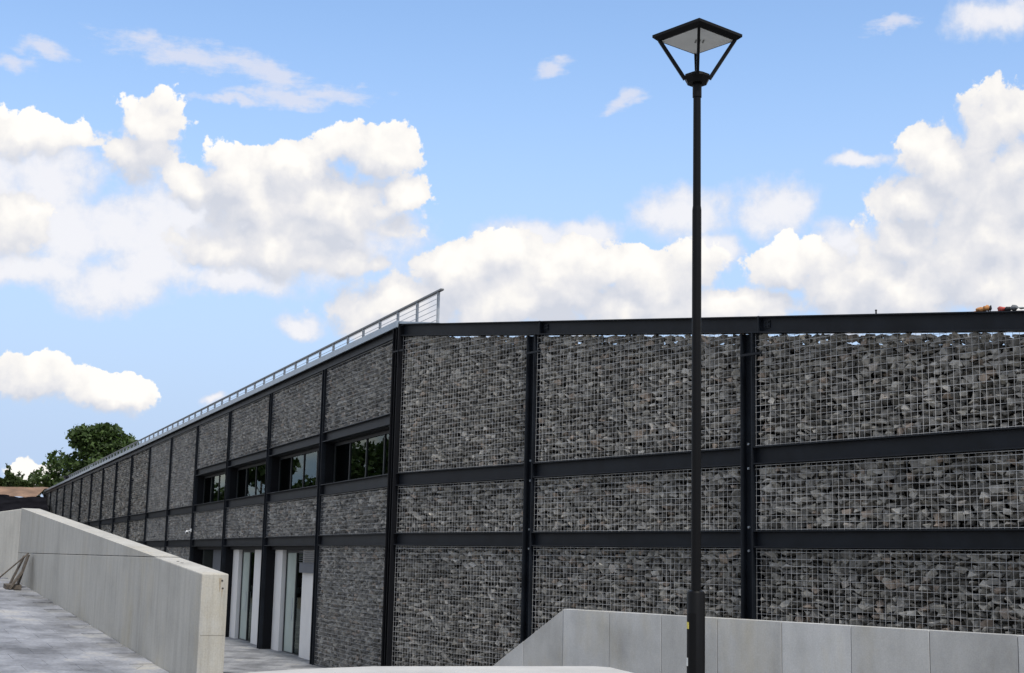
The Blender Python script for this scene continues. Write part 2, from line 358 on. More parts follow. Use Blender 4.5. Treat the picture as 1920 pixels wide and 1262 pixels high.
class Frame:
    def __init__(s, C, ang, side):
        a = math.radians(ang); s.C = Vector(C)
        s.D = Vector((-math.sin(a), math.cos(a), 0)) if side == 'L' else Vector((math.sin(a), -math.cos(a), 0))
        s.N = Vector((s.D.y, -s.D.x, 0)) if side == 'L' else Vector((-s.D.y, s.D.x, 0))
    def P(s, u, w, z): return s.C+s.D*u+s.N*w+Vector((0, 0, z))
CORNER = (-2.4755, 29.9004, 0)
FL = Frame(CORNER, 22.2754, 'L'); FR = Frame(CORNER, 35.1276, 'R')

# ------------------------------------------------------------------ the setting
b = MB(); b.add([(-900, -900, -.16), (900, -900, -.16), (900, 1200, -.16), (-900, 1200, -.16)], [(0, 1, 2, 3)])
struct(b.build('ground', 'ground'))
b = MB(); b.prism([(-10.8, 17.0), (6.5, 15.2), (22, 15.2), (22, 34), (2, 44), (-3, 38), (-26, 92), (-34, 92)], -.14, 0.0)
struct(b.build('lower_terrace', 'terrace'))
PLZ = EYE-1.6
b = MB(); b.prism([(-30, -30), (30, -30), (30, 13.2), (-2.0, 13.2), (-3.9, 13.9), (-30, 1.5)], -.15, PLZ)
struct(b.build('plaza', 'terrace'))
# ramp that climbs away along the left parapet
RA = Vector((-3.30, 15.50, EYE-1.41)); ra = Vector((-.4951, .8688, 0)); rb = Vector((-.8688, -.4951, 0)); RS = .0905
def ramp_p(s, t, dz=0): return RA+ra*s+rb*t+Vector((0, 0, s*RS+dz))
b = MB(); pts = [(-2.2, -.0), (14.5, -.0), (14.5, 14), (-2.2, 14)]
b.hexa([(*ramp_p(s, t)[:2], -.15) for s, t in pts]+[ramp_p(s, t, -.012) for s, t in pts])
rampo = struct(b.build('ramp', 'terrace'))
def px(p):
    q = Vector(p)-Vector((0, 0, EYE)); z = q.dot(Fv); return 960+2639.7*q.dot(Rv)/z, 631-2639.7*q.dot(Uv)/z
pv = MB(); hw, hl = .299, .199
pv.hexa([(-hw, -hl, -.03), (hw, -hl, -.03), (hw, hl, -.03), (-hw, hl, -.03), (-hw+.001, -hl+.001, 0), (hw-.001, -hl+.001, 0), (hw-.001, hl-.001, 0), (-hw+.001, hl-.001, 0)])
pme = None; _x = -rb.normalized(); _y = Vector((ra.x, ra.y, RS)).normalized(); slope_q = Matrix((_x, _y, _x.cross(_y))).transposed().to_quaternion()
for j in range(29):
    for i in range(16):
        s = .2+.4*j; t = .31+.6*i+(.3 if j % 2 else 0)
        p = ramp_p(s, t, random.uniform(-.0006, .0006)); x, y = px(p)
        if x < -75 or y > 1285: continue
        if pme is None:
            o = pv.build('paver', 'paver'); pme = o.data
        else:
            o = bpy.data.objects.new('paver', pme); COL.objects.link(o)
        o.location = p; o.rotation_mode = 'QUATERNION'; o.rotation_quaternion = slope_q; o.parent = rampo

# ------------------------------------------------------------------ gabion building
B = thing('gabion_building', 'long dark steel-framed building clad in wire panels filled with grey stones', 'building', CORNER)
zl0, zl1, zm0, zm1, zh0, zh1, zt0, zt1 = 2.896, 3.148, 4.132, 4.401, 5.463, 5.705, 7.320, 7.572
def rake(u): return 7.605-.1138*u
LP = [6.0*k for k in range(17)]; RP = [0, 4.92, 10.54, 16.25, 22.0]
PH = .125
def hpost(F, u, z0, z1, half=PH, w0=-.012, dep=.26):
    p = MB()
    p.fbox(F, u-half, u-half+.018, w0, dep, z0, z1); p.fbox(F, u+half-.018, u+half, w0, dep, z0, z1)
    p.fbox(F, u-half+.018, u+half-.018, .10, .118, z0, z1)
    return p.build('post', 'steel', B)
for k, u in enumerate(LP):
    if k: hpost(FL, u, -.1, zt0-.002)
for k, u in enumerate(RP):
    if k: hpost(FR, u, -.1, rake(u)-.262)
# corner post: a heavier section standing between the two facades
FC = Frame(CORNER, (22.2754+35.1276)/2, 'R')
p = MB()
p.fbox(FC, -.150, -.128, -.03, .28, -.1, 7.56); p.fbox(FC, .128, .150, -.03, .28, -.1, 7.56)
p.fbox(FC, -.128, .128, .11, .13, -.1, 7.56); p.fbox(FC, -.030, -.012, -.01, .11, -.1, 7.56)
p.build('corner_post', 'steel_dark', B)
def ibeam(F, u0, u1, zf0, zf1, name='beam', w0=0.0, dep=.20, mt='steel'):
    p = MB(); t = .018
    p.fbox_rake(F, u0, u1, w0, dep, lambda u: zf1(u)-t, zf1)
    p.fbox_rake(F, u0, u1, w0, dep, zf0, lambda u: zf0(u)+t)
    p.fbox_rake(F, u0, u1, .085, .099, lambda u: zf0(u)+t, lambda u: zf1(u)-t)
    return p.build(name, mt, B)
def K_(v): return lambda u: v
for k in range(16):
    a, c = LP[k]+(.17 if k == 0 else PH+.002), LP[k+1]-PH-.002
    ibeam(FL, a, c, K_(zl0), K_(zl1)); ibeam(FL, a, c, K_(zm0), K_(zm1))
    if k < 4: ibeam(FL, a, c, K_(zh0), K_(zh1))
    ibeam(FL, LP[k]+(.17 if k == 0 else .003), LP[k+1]-.003, K_(zt0), K_(zt1))
    q = MB(); q.fbox(FL, LP[k]+.003-(.12 if k == 0 else 0), LP[k+1]-.003, -.055, -.012, zt1-.055, zt1+.085); q.fbox(FL, LP[k]+.003-(.12 if k == 0 else 0), LP[k+1]-.003, -.012, .45, zt1+.06, zt1+.083)
    q.build('roof_flashing', 'flash', B)
for k in range(4):
    a, c = RP[k]+(.17 if k == 0 else PH+.002), RP[k+1]-PH-.002
    ibeam(FR, a, c, K_(zl0), K_(zl1)); ibeam(FR, a, c, K_(zm0), K_(zm1))
    a, c = ((.10 if k == 0 else RP[k]+.26), RP[k+1]+.257)
    ibeam(FR, a, c, lambda u: rake(u)-.255, rake)
    q = MB()                                       # bolted splice plates
    q.fbox(FR, c-.012, c+.001, -.006, .205, rake(c)-.262, rake(c)+.004); q.fbox(FR, c+.05, c+.17, .07, .084, rake(c)-.19, rake(c)-.07)
    for du, dz in ((.08, -.10), (.14, -.10), (.08, -.16), (.14, -.16)): q.bar(FR.P(c+du, .07, rake(c)+dz), FR.P(c+du, .055, rake(c)+dz), .014, n=6)
    q.build('splice_plate', 'steel', B)
q = MB(); q.fbox_rake(FR, -.06, 1.7, -.03, .4, lambda u: rake(u)+.002, lambda u: rake(u)+.055*(1.75-u)/1.8+.006); q.build('roof_flashing', 'flash', B)
for k, u in enumerate(RP[:4]):                      # short retaining brackets under the top beam and bolts at the crossings
    q = MB(); z = rake(u)-.62; q.fbox(FR, u-.10, u+.34, -.035, -.014, z, z+.035); q.build('bracket', 'steel', B)
    if k:
        for z in (zl0-.05, zl1+.05, zm0-.05, zm1+.05):
            q = MB(); q.bar(FR.P(u-.05, .099, z), FR.P(u-.05, .075, z), .02, n=6); q.build('bolt', 'galv', B)

# stones: fourteen angular shapes, thousands of placements
TPL = []
for i in range(14):
    bm = bmesh.new()
    for j in range(11):
        v = Vector(rng.normal(size=3)).normalized()
        v = Vector([math.copysign(abs(c)**.5, c) for c in v])
        bm.verts.new(v*rng.uniform(.80, 1.06))
    r = bmesh.ops.convex_hull(bm, input=bm.verts)
    bmesh.ops.delete(bm, geom=[v for v in bm.verts if not v.link_faces], context='VERTS')
    bmesh.ops.triangulate(bm, faces=bm.faces); bm.verts.index_update()
    TPL.append((np.array([v.co[:] for v in bm.verts]), np.array([[v.index for v in f.verts] for f in bm.faces]))); bm.free()
fillV, fillT, fill_off = [], [], 0
def rot(ax, an):
    c, s = math.cos(an), math.sin(an)
    return np.array([[[c, 0, s], [0, 1, 0], [-s, 0, c]], [[c, -s, 0], [s, c, 0], [0, 0, 1]], [[1, 0, 0], [0, c, -s], [0, s, c]]][ax])
def stones(F, u0, u1, z0, zf, cw=.150, ch=.086, layers=2, single=None, wf=.062):
    global fill_off
    ax = np.array([F.D[:], F.N[:], (0, 0, 1)])            # rows: u, w, z axes
    C = np.array(F.C[:])
    zmax = max(zf(u0), zf(u1))
    for L in range(layers):
        nz = int((zmax-z0)/ch)+2; nu = max(1, round((u1-u0)/cw))
        for j in range(nz):
            drift = rng.uniform(0, 1)
            for i in range(nu+1):
                sc = rng.choice([.72, .95, 1.15, 1.5], p=[.25, .4, .25, .1])
                hu = .5*cw*sc*rng.uniform(.82, 1.35); hz = .5*ch*sc*rng.uniform(.80, 1.30); hw = rng.uniform(.055, .095)
                u = u0+(i+drift-.5+rng.uniform(-.33, .33))*cw; z = z0+(j+.5+rng.uniform(-.36, .36))*ch
                hu = min(hu, .5*(u1-u0))
                u = min(max(u, u0+hu*.85), u1-hu*.85)
                top = zf(u)
                if z-hz > top-.02: continue
                if z+hz*.85 > top: z = top-hz*.85-abs(rng.normal(0, .014))
                z = max(z, z0+hz*.8)
                w = wf+hw*rng.uniform(.95, 1.35) if L == 0 else wf+.22+rng.uniform(-.02, .04)
                R = rot(0, rng.normal(0, .17))@rot(1, rng.normal(0, .3))@rot(2, rng.normal(0, .26))
                w = max(w, wf+hw*.9)
                t = rng.integers(0, 14)
                loc = C+u*ax[0]+w*ax[1]+np.array([0, 0, z])
                if single is not None and L == 0 and u < 15.5:
                    single.append((loc, R, (hu, hw, hz), t)); continue
                V, T = TPL[t]
                v = (V*(hu, hw, hz))@R.T@ax+loc
                fillV.append(v); fillT.append(T+fill_off); fill_off += len(v)
def gabion(F, u0, u1, z0, zf, st=True, cw=.150, ch=.086, layers=2, single=False, vw=True):
    p = MB(); r = .0037; w = .05
    def wire(a, c, rr): p.bar(a, c, rr, n=4, cap=False)
    k = 0; z = z0+.012
    while z < max(zf(u0), zf(u1))-.02:
        a, c = u0, u1
        if z > zf(u1):                                    # cut by the raking beam
            c = u0+(zf(u0)-z)/(zf(u0)-zf(u1))*(u1-u0)
        if c-a > .05: wire(F.P(a, w, z), F.P(c, w, z), .0055 if k == 0 else r*rng.uniform(.95, 1.4))
        k += 1; z = z0+.012+.1*k
    if zf(u0) == zf(u1): wire(F.P(u0, w, zf(u0)-.014), F.P(u1, w, zf(u0)-.014), .0055)
    n = int((u1-u0)/.1)
    for i in range(n+1):
        u = u0+.02+(u1-u0-.04)*i/n+rng.uniform(-.008, .008)*(0 < i < n)
        if vw: wire(F.P(u, w-.006, z0), F.P(u, w-.006, zf(u)-.005), r*rng.uniform(.55, .9))
    o = p.build('gabion_panel', 'wire', B)
    sl = [] if single else None
    if st: stones(F, u0+.01, u1-.01, z0+.005, (lambda u: zf(u)-(.006 if zf(u0) != zf(u1) else .02)), cw, ch, layers, sl)
    if single:
        cache = {}
        axm = Matrix((F.D[:], F.N[:], (0, 0, 1))).transposed()
        for loc, R, s, t in sl:
            if t not in cache:
                me = np_mesh('stone', *TPL[t]); me.materials.append(M['stone']); cache[t] = me
            so = bpy.data.objects.new('stone', cache[t]); COL.objects.link(so)
            so.matrix_world = Matrix.Translation(Vector(loc))@(axm@Matrix(R.tolist())).to_4x4()@Matrix.Diagonal((*s, 1))
            so.parent = o; so.matrix_parent_inverse = Matrix.Identity(4)
    return o
for k in range(4):
    a, c = RP[k]+(.19 if k == 0 else PH+.01), RP[k+1]-PH-.01
    gabion(FR, a, c, .02, K_(zl0-.004)); gabion(FR, a, c, zl1+.004, K_(zm0-.004), single=(k == 2), cw=.162 if k == 2 else .15, ch=.094 if k == 2 else .086)
    gabion(FR, a, c, zm1+.004, lambda u: rake(u)-.258)
for k in range(16):
    a, c = LP[k]+(.19 if k == 0 else PH+.01), LP[k+1]-PH-.01
    far = k >= 6; cw, ch, ly = (.15, .086, 2) if k < 3 else ((.17, .09, 1) if not far else (.21, .10, 1))
    if k == 0 or k >= 4: gabion(FL, a, c, .02, K_(zl0-.004), cw=cw, ch=ch, layers=ly, vw=not far)
    gabion(FL, a, c, zl1+.004, K_(zm0-.004), cw=cw, ch=ch, layers=ly, vw=not far)
    gabion(FL, a, c, (zh1 if k < 4 else zm1)+.004, K_(zt0-.004), cw=cw, ch=ch, layers=ly, vw=not far)
me = np_mesh('stone_fill', np.concatenate(fillV), np.concatenate(fillT))
so = link('stone_fill', me, 'stone', B); so['kind'] = 'stuff'
print('stones', len(fillV), 'tris', len(me.polygons))

# dark lining behind the stones
def lining(F, u0, u1, z0, z1, w=.36): q = MB(); q.fbox(F, u0, u1, w, w+.12, z0, z1); return q.build('lining', 'backing', B)
lining(FL, .4, 6.0, -.1, zl1); lining(FL, 24.0, 96, -.1, zl1); lining(FL, .4, 96, zl1+.002, zm1-.06); lining(FL, 24.0, 96, zm1-.058, zh1); lining(FL, .4, 96, zh1+.002, zt1-.1)
lining(FR, .2, 21.8, -.1, zl1); lining(FR, .2, 21.8, zl1+.002, zm1)
q = MB(); q.fbox_rake(FR, .2, 21.8, .36, .48, K_(zm1+.002), lambda u: rake(u)-.40); q.build('lining', 'backing', B)
# roofs and the body behind
q = MB(); e0 = FL.P(0.3, .5, 0); e1 = FL.P(96, .5, 0); e2 = FL.P(96, 15, 0); e3 = FL.P(4, 15, 0)
q.prism([e0, e1, e2, e3], zt1-.25, zt1-.06); q.build('roof', 'roofm', B)
q = MB(); q.hexa([FR.P(u, w, -.1 if t == 0 else rake(u)-.50-.05*w) for t in (0, 1) for u, w in ((.4, .5), (21.8, .5), (21.8, 12), (2.5, 12))]); q.build('core', 'backing', B)
q = MB(); q.fbox(FL, 95.7, 96.1, .48, 15, -.1, zt1-.26); q.fbox(FL, 24.5, 95.7, 14.6, 15, -.1, zt1-.26); q.build('rear_wall', 'backing', B)
q = MB(); q.fbox(FL, 96.13, 96.33, -.05, .5, -.1, zt1+.02); q.build('end_trim', 'galv', B)

# upper windows in the first four bays
for k in range(4):
    u0, u1 = LP[k]+(.3 if k == 0 else PH+.01), LP[k+1]-PH-.01
    q = MB(); q.fbox(FL, LP[k+1]-PH-.006, LP[k+1]+PH+.006, .10, .34, zm1, zh0); q.build('window_reveal', 'steel_dark', B)
    q = MB(); q.fbox(FL, u0, u1, .20, .40, zm1-.03, zm1+.012); q.build('window_sill', 'steel', B)
    q = MB(); q.fbox(FL, u0, u1, .20, .40, zh0-.02, zh0+.03); q.build('window_head', 'steel_dark', B)
    win = MB(); fr = .05
    win.fbox(FL, u0, u1, .33, .385, zm1+.012, zm1+.07); win.fbox(FL, u0, u1, .33, .385, zh0-.09, zh0-.021)
    xs = [u0+(u1-u0)*i/4 for i in range(5)]
    for i, x in enumerate(xs): win.fbox(FL, max(u0, x-fr/2), min(u1, x+fr/2), .327, .388, zm1+.071, zh0-.091)
    wo_ = win.build('window', 'gasket', B)
    for i in range(4):
        q = MB(); q.fbox(FL, xs[i]+fr/2+.002, xs[i+1]-fr/2-.002, .352, .358, zm1+.071, zh0-.091); q.build('pane', 'glass', wo_)
        if k:
            q = MB(); z1 = zh0-.1; z0 = zm1+.08+(.0 if (i+k) % 3 else .28)
            n = 9
            for j in range(n):
                a = xs[i]+.06+(xs[i+1]-xs[i]-.12)*j/n; c = a+(xs[i+1]-xs[i]-.12)/n*.94
                q.fbox(FL, a, c, .44, .446, z0, z1)
            q.build('blind', 'blind', wo_)
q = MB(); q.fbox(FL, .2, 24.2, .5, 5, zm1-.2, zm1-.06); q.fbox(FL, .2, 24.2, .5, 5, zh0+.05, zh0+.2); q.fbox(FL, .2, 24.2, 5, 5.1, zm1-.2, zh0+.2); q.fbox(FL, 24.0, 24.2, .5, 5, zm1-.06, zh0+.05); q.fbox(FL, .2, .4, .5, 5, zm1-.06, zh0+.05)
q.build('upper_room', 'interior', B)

# recessed entrances in the ground floor
for k in (1, 2, 3, 4):
    q = MB(); q.fbox(FL, LP[k]-PH-.008, LP[k]+PH+.008, .09, .42, 0, zl0-.001); q.build('post_casing', 'steel_dark', B)
q = MB(); q.fbox(FL, 6.14, 23.85, .205, .9, zl0-.10, zl0-.002); q.build('soffit', 'steel_dark', B)
for k in (1, 2):
    u = LP[k]
    for a, c in ((u+PH+.012, u+2.62), (u+4.98, u+6-PH-.012)):
        q = MB(); q.fbox(FL, a, c, .34, .49, 0, zl0-.102); q.build('entrance_wall', 'white', B)
    d0, d1 = u+2.63, u+4.97
    f = MB()
    f.fbox(FL, d0, d0+.07, .45, .51, .02, zl0-.18); f.fbox(FL, d1-.07, d1, .45, .51, .02, zl0-.18); f.fbox(FL, d0, d1, .45, .51, zl0-.179, zl0-.103); f.fbox(FL, d0, d1, .45, .51, 0.002, .019)
    f.fbox(FL, (d0+d1)/2-.035, (d0+d1)/2+.035, .452, .508, .02, zl0-.18)
    dr = f.build('door', 'gasket', B)
    for a, c in ((d0+.072, (d0+d1)/2-.037), ((d0+d1)/2+.037, d1-.072)):
        q = MB(); q.fbox(FL, a, c, .476, .484, .021, zl0-.181); q.build('pane', 'glass' if a < (d0+d1)/2 else 'frosted', dr)
    q = MB(); q.bar(FL.P((d0+d1)/2+.09, .41, .9), FL.P((d0+d1)/2+.09, .41, 1.5), .012); q.build('handle', 'galv', dr)
    q = MB(); q.fbox(FL, (d0+d1)/2+.05, d1-.02, .53, .535, .03, zl0-.19); q.build('blind', 'interior_pale', dr)
    q = MB(); q.fbox(FL, d1-.06, d1+.0, .515, 1.0, .003, zl0-.12); q.build('inner_jamb', 'interior_pale', B)
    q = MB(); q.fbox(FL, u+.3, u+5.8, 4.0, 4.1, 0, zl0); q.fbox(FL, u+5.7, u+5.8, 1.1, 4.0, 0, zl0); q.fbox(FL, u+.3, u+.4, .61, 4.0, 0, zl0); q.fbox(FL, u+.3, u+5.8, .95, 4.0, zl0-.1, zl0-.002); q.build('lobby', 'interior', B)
    if k == 1:
        lv = MB()
        for j in range(6):
            z = 2.46+j*.055; lv.hexa([FL.P(a, w, z+dz) for dz in (0, .012) for a, w in ((u+.2, .22), (u+2.6, .22), (u+2.6, .30), (u+.2, .30))])
        lv.build('louvre', 'louvre', B)
        q = MB(); q.fbox(FL, u+.2, u+2.6, .24, .335, 2.20, 2.45); q.build('shutter_box', 'louvre', B)
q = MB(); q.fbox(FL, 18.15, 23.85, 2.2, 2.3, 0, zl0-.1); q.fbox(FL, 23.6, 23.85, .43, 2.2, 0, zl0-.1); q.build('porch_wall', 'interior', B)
q = MB(); q.fbox(FL, 19.2, 22.2, .5, .6, 1.75, zl0-.105); q.build('porch_panel', 'louvre', B)
for i in range(7):
    q = MB(); q.fbox(FL, 19.3+i*.42, 19.62+i*.42, .8, .83, .01, 1.75); q.build('timber_slat', 'wood_old', B)

# ------------------------------------------------------------------ roof railing
RT = thing('roof_railing', 'galvanised steel railing with thin cables along the roof edge', 'railing', FL.P(.54, 1.1, zt1-.06))
n = 62
for i in range(n):
    u = .54+1.46*i; q = MB(); q.fbox(FL, u-.006, u+.006, 1.07, 1.14, zt1-.62 if u < 3 else zt1-.06, 8.50); q.fbox(FL, u-.035, u+.035, 1.085, 1.092, zt1-.62 if u < 3 else zt1-.06, 8.50); q.build('railing_post', 'galv', RT)
q = MB(); q.fbox(FL, .30, .54+1.46*(n-1)+.2, 1.065, 1.145, 8.502, 8.54); q.build('handrail', 'rail', RT)
for z in (7.74, 7.86, 7.98, 8.10, 8.22, 8.34, 8.44):
    q = MB(); q.bar(FL.P(.54, 1.06, z), FL.P(.54+1.46*(n-1), 1.06, z), .007, n=5); q.build('cable', 'galv', RT)

# ------------------------------------------------------------------ concrete parapet beside the ramp
PW_ = thing('parapet_wall', 'long stained cast-concrete parapet sloping down beside the paved ramp', 'wall', RA)
TH = .30; JZ = EYE-.035
def wall_seg(name, s0, s1, zb, zt, mt, n=1):
    q = MB()
    for i in range(n):
        a, c = s0+(s1-s0)*i/n, s0+(s1-s0)*(i+1)/n
        A, Bq = RA+ra*a, RA+ra*c
        v = []
        for z in (zb, zt):
            v += [Vector((*(A)[:2], z(a))), Vector((*(A-rb*TH)[:2], z(a))), Vector((*(Bq-rb*TH)[:2], z(c))), Vector((*Bq[:2], z(c)))]
        q.hexa(v)
    return q.build(name, mt, PW_, bevel=.012)
def top(s): return EYE-1.41+1.21+.0905*s+.10*max(0, (s-7.6))*0
sj = (JZ-(EYE-.20))/.0905                        # where the level pour joint meets the sloping top
LEN = 10.2
q = MB()                                         # lower lift: polygon profile in the wall plane
def lift(poly, name):
    q = MB(); n = len(poly)
    vs = [Vector((*(RA+ra*s)[:2], z)) for s, z in poly]+[Vector((*(RA+ra*s-rb*TH)[:2], z)) for s, z in poly]
    q.add(vs, [tuple(range(n-1, -1, -1)), tuple(range(n, 2*n))]+[(i, (i+1) % n, n+(i+1) % n, n+i) for i in range(n)])
    return q.build(name, 'wallc', PW_, bevel=.012)
lift([(0, -.15), (LEN, -.15), (LEN, JZ-.003), (sj, JZ-.003), (0, top(0))], 'lower_lift')
lift([(sj+.03, JZ+.003), (LEN, JZ+.003), (LEN, top(LEN)), (sj+.10, top(sj+.10))], 'upper_lift')
# the parapet turns left at its far end
ta = (rb*.42+ra*.91).normalized()
E0 = RA+ra*LEN; q = MB(); v = []
for z0_, z1_ in ((-.15, -.15), (top(LEN)-.01, top(LEN)-.42)):
    v += [Vector((*(E0-rb*.0)[:2], z0_)), Vector((*(E0+ra*.30-rb*TH)[:2], z0_)), Vector((*(E0+ta*5+ra*.35)[:2], z1_)), Vector((*(E0+ta*5)[:2], z1_))]
q.hexa(v); q.build('return_wall', 'wallc', PW_, bevel=.012)
en = -ra                                         # end face: tie holes, rust stain, joint
def end_pt(t, z): return Vector((*(RA-rb*t)[:2], z))
for t, z in ((.228, EYE-.272), (.238, EYE-.355)):
    q = MB(); c = end_pt(t, z); q.bar(c-ra*.001, c-ra*.004, .011, n=10); q.build('tie_hole', 'plug', PW_)
for t, z, w_, h_ in ((.205, EYE-.245, .018, .15), (.232, EYE-.36, .008, .09)):
    q = MB(); n = 7; L_ = [(t-w_*(1-i/n)*random.uniform(.6, 1.1)-.002, z-h_*i/n) for i in range(n+1)]; R_ = [(t+w_*(1-i/n)*random.uniform(.6, 1.1)+.002, z-h_*i/n) for i in range(n+1)]
    vs = [end_pt(a, b)-ra*d for d in (.0003, .0009) for a, b in L_+R_[::-1]]; k = 2*(n+1)
    q.add(vs, [tuple(range(k)), tuple(range(2*k-1, k-1, -1))]+[(i, (i+1) % k, k+(i+1) % k, k+i) for i in range(k)]); q.build('rust_stain', 'rust', PW_)
q = MB(); q.hexa([end_pt(t, z)-ra*d for z in (EYE-.860, EYE-.856) for t, d in ((.015, .0015), (.285, .0015), (.285, .0), (.015, .0))]); q.build('pour_line', 'pour', PW_)
for s, h in ((1.15, 1.10), (1.32, 1.10)):
    q = MB(); c = RA+ra*s-rb*.12; c = Vector((c.x, c.y, top(s))); q.bar(c, c+Vector((0, 0, .003)), .018, n=10); q.build('tie_hole', 'plug', PW_)

# ------------------------------------------------------------------ precast retaining wall on the right
wd = Vector((.662, -.750, 0)).normalized(); wn_ = Vector((.750, .662, 0)).normalized(); wc = Vector((3.2405, 18.9611, 0)); k_ = .97
wc *= k_; ZT = EYE-.66
RW = thing('retaining_wall', 'pale grey precast concrete retaining wall with sloped left end and vertical joints', 'wall', wc+wd*-3.5)
def panel(u0, u1, zt0_, zt1_, zb=-.1, off=0.):
    q = MB(); A, Bq = wc+wd*u0+wn_*off, wc+wd*u1+wn_*off
    q.hexa([Vector((*p[:2], zb)) for p in (A, Bq, Bq+wn_*.13, A+wn_*.13)]+[Vector((*p[:2], z)) for p, z in ((A, zt0_), (Bq, zt1_), (Bq+wn_*.13, zt1_), (A+wn_*.13, zt0_))])
    return q.build('wall_panel', 'panelc', RW, bevel=.006)
us = [-3.585, -2.604, -1.588, -.569, .504, 1.571, 2.67, 3.795, 4.85, 5.9, 6.95]; us = [u*k_ for u in us]
for i in range(len(us)-1): panel(us[i]+.004, us[i+1]-.004, ZT, ZT, off=random.uniform(-.004, .004))
zs = lambda u: ZT-(us[0]-u)*.592
u_m, u_e = -4.48*k_, -5.35*k_
panel(u_m+.004, us[0]-.004, zs(u_m), ZT-.004, off=.01); panel(u_e, u_m-.004, zs(u_e), zs(u_m), off=.01)

# ------------------------------------------------------------------ low wall in the foreground
poly = [(-2.90, 16.35), (-2.43, 17.0), (-1.61, 17.70), (-.4, 18.10), (1.15, 18.60), (1.36, 18.45), (1.60, 17.55), (1.75, 15.6), (-2.75, 15.1)]
q = MB(); q.prism(poly, -.12, EYE-1.30); lw = q.build('low_concrete_wall', 'capc', bevel=.01)
tag(lw, 'low pale concrete wall top at the bottom edge between parapet and precast wall', 'wall')
q = MB(); A = Vector((-6.9, 31.2, 0)); q.hexa([(-6.9, 31.9, .004), (-3.3, 31.0, .004), (-3.3, 31.45, .004), (-6.9, 32.35, .004), (-6.9, 31.9, .03), (-3.3, 31.0, .03), (-3.3, 31.45, .03), (-6.9, 32.35, .03)])  # dark strip laid on the paving to paint in the shadowed gap there
dr = q.build('shadow_gap_strip', 'steel'); tag(dr, 'dark strip standing in for the shadowed gap between parapet end and building', 'shade_strip')

# ------------------------------------------------------------------ lamp post
LX, LY = 1.421, 10.7
LPST = thing('lamp_post', 'tall black lamp post with square open lantern head', 'lamp post', (LX, LY, PLZ))
def lathe(name, prof, mt, parent, n=24):
    q = MB(); vs = []; fs = []
    for r, z in prof: vs += [(LX+r*math.cos(2*math.pi*i/n), LY+r*math.sin(2*math.pi*i/n), z) for i in range(n)]
    for j in range(len(prof)-1): fs += [(j*n+i, j*n+(i+1) % n, (j+1)*n+(i+1) % n, (j+1)*n+i) for i in range(n)]
    fs += [tuple(range(n-1, -1, -1)), tuple((len(prof)-1)*n+i for i in range(n))]
    q.add(vs, fs); o = q.build(name, mt, parent, smooth=True)
    md = o.modifiers.new('edge', 'EDGE_SPLIT'); md.split_angle = math.radians(35)
    return o
z = EYE
base = lathe('base_section', [(.11, PLZ), (.11, PLZ+.012), (.068, PLZ+.013), (.068, z-.20), (.060, z-.185), (.040, z-.175)], 'lamp', LPST)
lathe('lower_pole', [(.0375, z-.18), (.0360, z+2.745), (.033, z+2.775)], 'lamp', LPST)
lathe('upper_pole', [(.0315, z+2.74), (.0300, z+3.76)], 'lamp', LPST)
lathe('collar', [(.036, z+3.665), (.036, z+3.785)], 'lamp', LPST)
def curved(name, zc, h, a0, a1, mt, r=.0690):
    q = MB(); n = 8; vs = []
    for rr in (r, r+.0012):
        for zz in (zc-h/2, zc+h/2): vs += [(LX+rr*math.cos(math.radians(a0+(a1-a0)*i/n)), LY+rr*math.sin(math.radians(a0+(a1-a0)*i/n)), zz) for i in range(n+1)]
    k = n+1; fs = []
    for i in range(n): fs += [(2*k+i, 2*k+i+1, 3*k+i+1, 3*k+i), (i, i+1, k+i+1, k+i), (k+i, k+i+1, 3*k+i+1, 3*k+i), (i, i+1, 2*k+i+1, 2*k+i)]
    fs += [(0, k, 3*k, 2*k), (n, k+n, 3*k+n, 2*k+n)]
    q.add(vs, fs); return q.build(name, mt, base)
curved('access_door', z-.62, .55, 196, 262, 'lamp', .0684)
curved('sticker', z-.435, .05, 190, 214, 'yellow', .0700)['label'] = 'small worn yellow sticker'
curved('sticker', z-.70, .06, 184, 206, 'label_white', .0700)['label'] = 'small white label'
# square lantern: four raked bars carry a flat canopy
yaw = math.radians(-5.0); zc0, zc1 = z+4.135, z+4.19
def sq(half, zz, rot_=0): return [(LX+half*math.sqrt(2)*math.sin(yaw+rot_+math.pi/2*i), LY-half*math.sqrt(2)*math.cos(yaw+rot_+math.pi/2*i), zz) for i in range(4)]
def loft(name, rings, mt, parent, bevel=0):
    q = MB(); vs = [v for r in rings for v in r]; n = len(rings[0]); fs = [tuple(range(n-1, -1, -1)), tuple((len(rings)-1)*n+i for i in range(n))]
    for j in range(len(rings)-1): fs += [(j*n+i, j*n+(i+1) % n, (j+1)*n+(i+1) % n, (j+1)*n+i) for i in range(n)]
    q.add(vs, fs); return q.build(name, mt, parent, bevel=bevel)
head = loft('canopy', [sq(.222, zc0), sq(.252, zc0+.028), sq(.252, zc0+.05), sq(.16, zc0+.085), sq(.03, zc0+.11)], 'lamp', LPST)
loft('diffuser', [sq(.205, zc0-.004), sq(.205, zc0-.001)], 'diffuser', head)
for i in range(3):
    q = MB(); dx = (i-1)*.030; q.box(LX+.012+dx, LX+.024+dx, LY-.035, LY+.035, zc0-.0065, zc0-.0045); q.build('led_strip', 'led', head)
def ngon(r, zz, n=8): return [(LX+r*math.cos(2*math.pi*(i+.5)/n+yaw), LY+r*math.sin(2*math.pi*(i+.5)/n+yaw), zz) for i in range(n)]
loft('lantern_cup', [ngon(.080, z+3.775), ngon(.106, z+3.825), ngon(.102, z+3.845), ngon(.04, z+3.872)], 'lamp', LPST)
